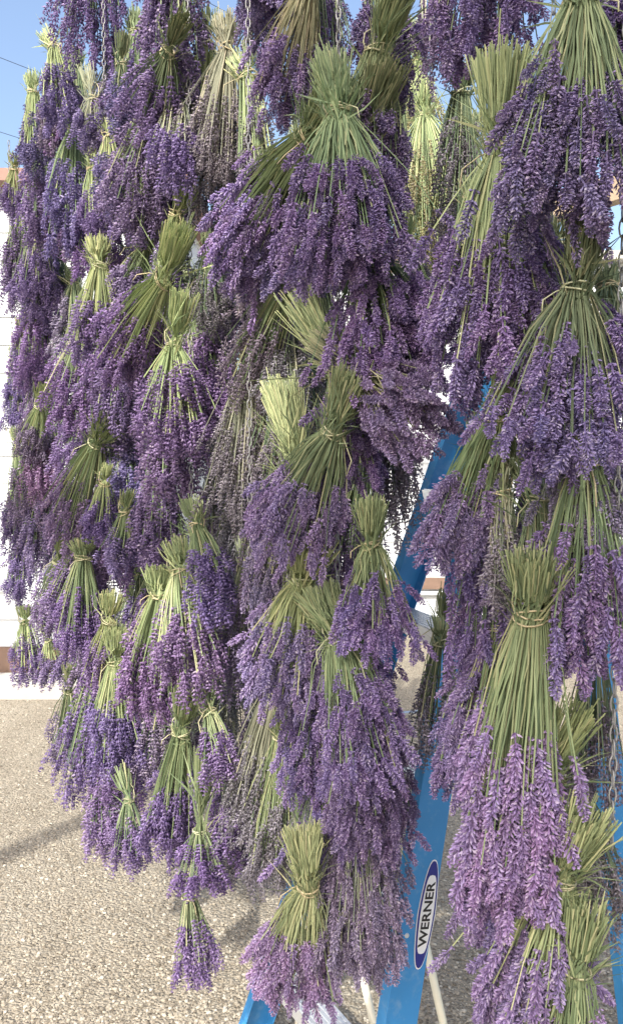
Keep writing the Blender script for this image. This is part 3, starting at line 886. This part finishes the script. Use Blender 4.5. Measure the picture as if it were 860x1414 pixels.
# ------------------------------------------------------------------ step ladder
def ladder():
    root = link("step_ladder", None, label="blue fibreglass step ladder with aluminium treads and oval brand label", category="ladder")
    A0, B0 = at_depth(338, 1471, 2.10), at_depth(513, 1728, 1.60)
    A0[2] = B0[2] = 0.0
    A1, B1 = at_depth(652, 520, 2.14), at_depth(690, 520, 1.88)
    up = (A1 + B1) / 2 - (A0 + B0) / 2
    u = B0 - A0; u[2] = 0; u /= np.linalg.norm(u)
    def rail(P0, P1, uu, flip, name):
        ax = P1 - P0; ln = np.linalg.norm(ax); ax /= ln
        e1 = np.cross(ax, uu); e1 /= np.linalg.norm(e1)
        if e1[0] < 0: e1 = -e1
        un = np.cross(e1, ax); un /= np.linalg.norm(un)
        if un.dot(uu) < 0: un = -un
        s = 1 if flip else -1                     # side the web is on
        w, fl, t = .043, .030, .0035
        prof = [(-w, 0), (w, 0), (w, -fl), (w - t, -fl), (w - t, -t), (-w + t, -t), (-w + t, -fl), (-w, -fl)]
        m = MB()
        ring = lambda P: [P + e1 * a + un * (b * s) for a, b in prof]
        n = len(prof)
        vs = ring(P0) + ring(P1)
        fs = [(i, (i + 1) % n, n + (i + 1) % n, n + i) for i in range(n)]
        fs += [(0, 1, 2, 3, 4, 5, 6, 7)[::-1], tuple(range(n, 2 * n))]
        m.add(vs, fs)
        me = m.mesh(name, M_BLUE)
        o = link(name, me, root)
        md = o.modifiers.new("edge", 'BEVEL'); md.width = .0015; md.segments = 2
        return e1, un, ax, o
    eA = rail(A0, A1, u, False, "front_rail")
    eB = rail(B0, B1, u, True, "front_rail")
    m = MB()                                                    # rivets of the tread brackets on the near rail
    for z in (.23, .535, .84, 1.145, 1.45):
        c = B0 + (B1 - B0) * (z / B1[2])
        for k in (-.022, .022):
            th = np.arange(8) * math.pi / 4
            q = c + eB[0] * k
            top = [q + eB[1] * .0022 + .0045 * (math.cos(t) * eB[0] + math.sin(t) * eB[2]) for t in th]
            bot = [q - eB[1] * .001 + .0062 * (math.cos(t) * eB[0] + math.sin(t) * eB[2]) for t in th]
            m.add(top + bot, [tuple(range(8))] + [(i, 8 + i, 8 + (i + 1) % 8, (i + 1) % 8) for i in range(8)])
    link("rivets", m.mesh("rivets", M_ALU), root)
    eB[3]["label"] = "front rail carrying the oval label"
    back = eA[0]
    C0, C1 = np.array([.835, 2.02, 0]), np.array([.60, 1.95, B1[2] - .02])
    D0, D1 = C0 + np.array([-.22, .42, 0]), C1 + np.array([-.02, .24, .01])
    rail(C0, C1, u, True, "rear_rail"); rail(D0, D1, u, False, "rear_rail")
    for P in (A0, B0, C0, D0):
        m = MB(); m.box(P + np.array([0, 0, .016]), back * .05, u * .022, (0, 0, .0155))
        link("rubber_foot", m.mesh("rubber_foot", M_BLACK), root)
    # treads
    for z in (.23, .535, .84, 1.145, 1.45):
        a = A0 + (A1 - A0) * (z / A1[2]); b = B0 + (B1 - B0) * (z / B1[2])
        a = a + u * .006; b = b - u * .006
        a[2] = b[2] = z
        dv = b - a; L = np.linalg.norm(dv); dv /= L
        e = np.cross([0, 0, 1.0], dv)
        if e[0] < 0: e = -e
        c = (a + b) / 2
        m = MB()
        m.box(c, dv * L / 2, e * .042, (0, 0, .002))
        m.box(c - e * .0405 - np.array([0, 0, .017]), dv * L / 2, e * .0015, (0, 0, .0148))
        m.box(c + e * .0405 - np.array([0, 0, .017]), dv * L / 2, e * .0015, (0, 0, .0148))
        for k in range(7):
            m.box(c + e * (-.036 + k * .012) + np.array([0, 0, .0033]), dv * L / 2, e * .0028, (0, 0, .0012))
        link("tread", m.mesh("tread", M_ALU), root)
    for P, Q in ((A0 + (A1 - A0) * .5, D0 + (D1 - D0) * .5), (B0 + (B1 - B0) * .52, C0 + (C1 - C0) * .52)):
        m = MB(); m.tube([P + back * .03, Q], .006, 6)
        link("spreader", m.mesh("spreader", M_ALU), root)
    for q in (.2, .45, .7):
        m = MB(); m.tube([C0 + (C1 - C0) * q, D0 + (D1 - D0) * q], .011, 8)
        link("rear_bar", m.mesh("rear_bar", M_ALU), root)
    tc = (A1 + B1 + C1 + D1) / 4
    ex = (C1 + D1 - A1 - B1) / 2; ex[2] = 0
    ey = (A1 + D1 - B1 - C1) / 2; ey[2] = 0
    m = MB(); m.box((tc[0], tc[1], max(A1[2], B1[2]) + .03), ex * .62, ey * .66, (0, 0, .028))
    o = link("top_cap", m.mesh("top_cap", M_BLUE), root)
    md = o.modifiers.new("edge", 'BEVEL'); md.width = .008; md.segments = 3
    # oval label on the near rail
    e1, un, ax, _ = eB
    nrm = un                                                   # outward face of the web
    r0 = ray(588, 1262)
    P = B0; tpar = (P - CAM).dot(nrm) / r0.dot(nrm)
    ctr = CAM + r0 * tpar
    ctr = B0 + ax * (ctr - B0).dot(ax) + e1 * (ctr - B0).dot(e1)
    def lens(hl, hw, z, name, mat, pw=2.4, parent=root):
        m = MB()
        pts = []
        for i in range(40):
            t = 2 * math.pi * i / 40
            x = math.copysign(abs(math.cos(t)) ** (2 / 1.45), math.cos(t)) * hl
            y = math.copysign(abs(math.sin(t)) ** (2 / pw), math.sin(t)) * hw
            pts.append((x, y))
        top = [ctr + ax * x + e1 * y + nrm * z for x, y in pts]
        bot = [ctr + ax * x + e1 * y + nrm * (z - .0006) for x, y in pts]
        n = len(pts)
        m.add(top + bot, [tuple(range(n))] + [(i, n + i, n + (i + 1) % n, (i + 1) % n) for i in range(n)])
        return link(name, m.mesh(name, mat), parent)
    lab = lens(.112, .0245, .0012, "brand_label", M_WPRINT)
    lens(.109, .0222, .0019, "label_ground", M_NAVY, parent=lab)
    lens(.080, .0175, .0026, "label_panel", M_WPRINT, 4.0, parent=lab)
    cu = bpy.data.curves.new("lettering", 'FONT')
    cu.body = "WERNER"; cu.size = .030; cu.align_x = 'CENTER'; cu.align_y = 'CENTER'; cu.offset = .0007; cu.extrude = .0002
    tmp = bpy.data.objects.new("tmp_lettering", cu); COL.objects.link(tmp)
    dg = bpy.context.evaluated_depsgraph_get()
    me = bpy.data.meshes.new_from_object(tmp.evaluated_get(dg))
    bpy.data.objects.remove(tmp)
    me.materials.clear(); me.materials.append(M_BLACK)
    R = Matrix(np.vstack([np.column_stack([ax * 1.08, -e1 if np.cross(ax, -e1).dot(nrm) < 0 else np.cross(nrm, ax), nrm, ctr + nrm * .0032]), [0, 0, 0, 1]]).tolist())
    me.transform(R)
    link("lettering", me, lab)
    # small print on the front flange
    m = MB()
    for k in range(5):
        q = B0 + ax * ((ctr - B0).dot(ax) + .135 + k * .021) - e1 * .0438 - un * .013
        m.box(q, ax * .0075, un * .006, e1 * .0004)
    link("small_print", m.mesh("small_print", M_BLACK), root)
ladder()

def plastic_pipe(p0, p1, depth0, depth1, label, marks):
    a, b = at_depth(*p0, depth0), at_depth(*p1, depth1)
    dv = b - a
    b = a + dv * (a[2] - .005) / (a[2] - b[2])                # down to the ground
    root = link("plastic_pipe", None, label=label, category="pipe", group="cream plastic pipes behind the ladder")
    m = MB(); m.tube([a, b], .0095, 10)
    link("tube", m.mesh("tube", M_PVC, True), root)
    if marks:
        m = MB()
        ax = b - a; L = np.linalg.norm(ax); ax /= L
        fr = CAM - a; fr -= ax * fr.dot(ax); fr /= np.linalg.norm(fr)
        sd = np.cross(ax, fr)
        for k in range(6):
            m.box(a + ax * (.03 + .028 * k) + fr * .0093, ax * .008, sd * .0035, fr * .0006)
        link("printed_mark", m.mesh("printed_mark", M_BLACK), root)
plastic_pipe((546, 1118), (570, 1226), 2.02, 1.96, "cream plastic pipe with black print leaning behind the lettered rail", True)
plastic_pipe((494, 1322), (516, 1414), 1.98, 1.92, "shorter plain cream plastic pipe under the long dusky bunch", False)
bpy.context.view_layer.update()
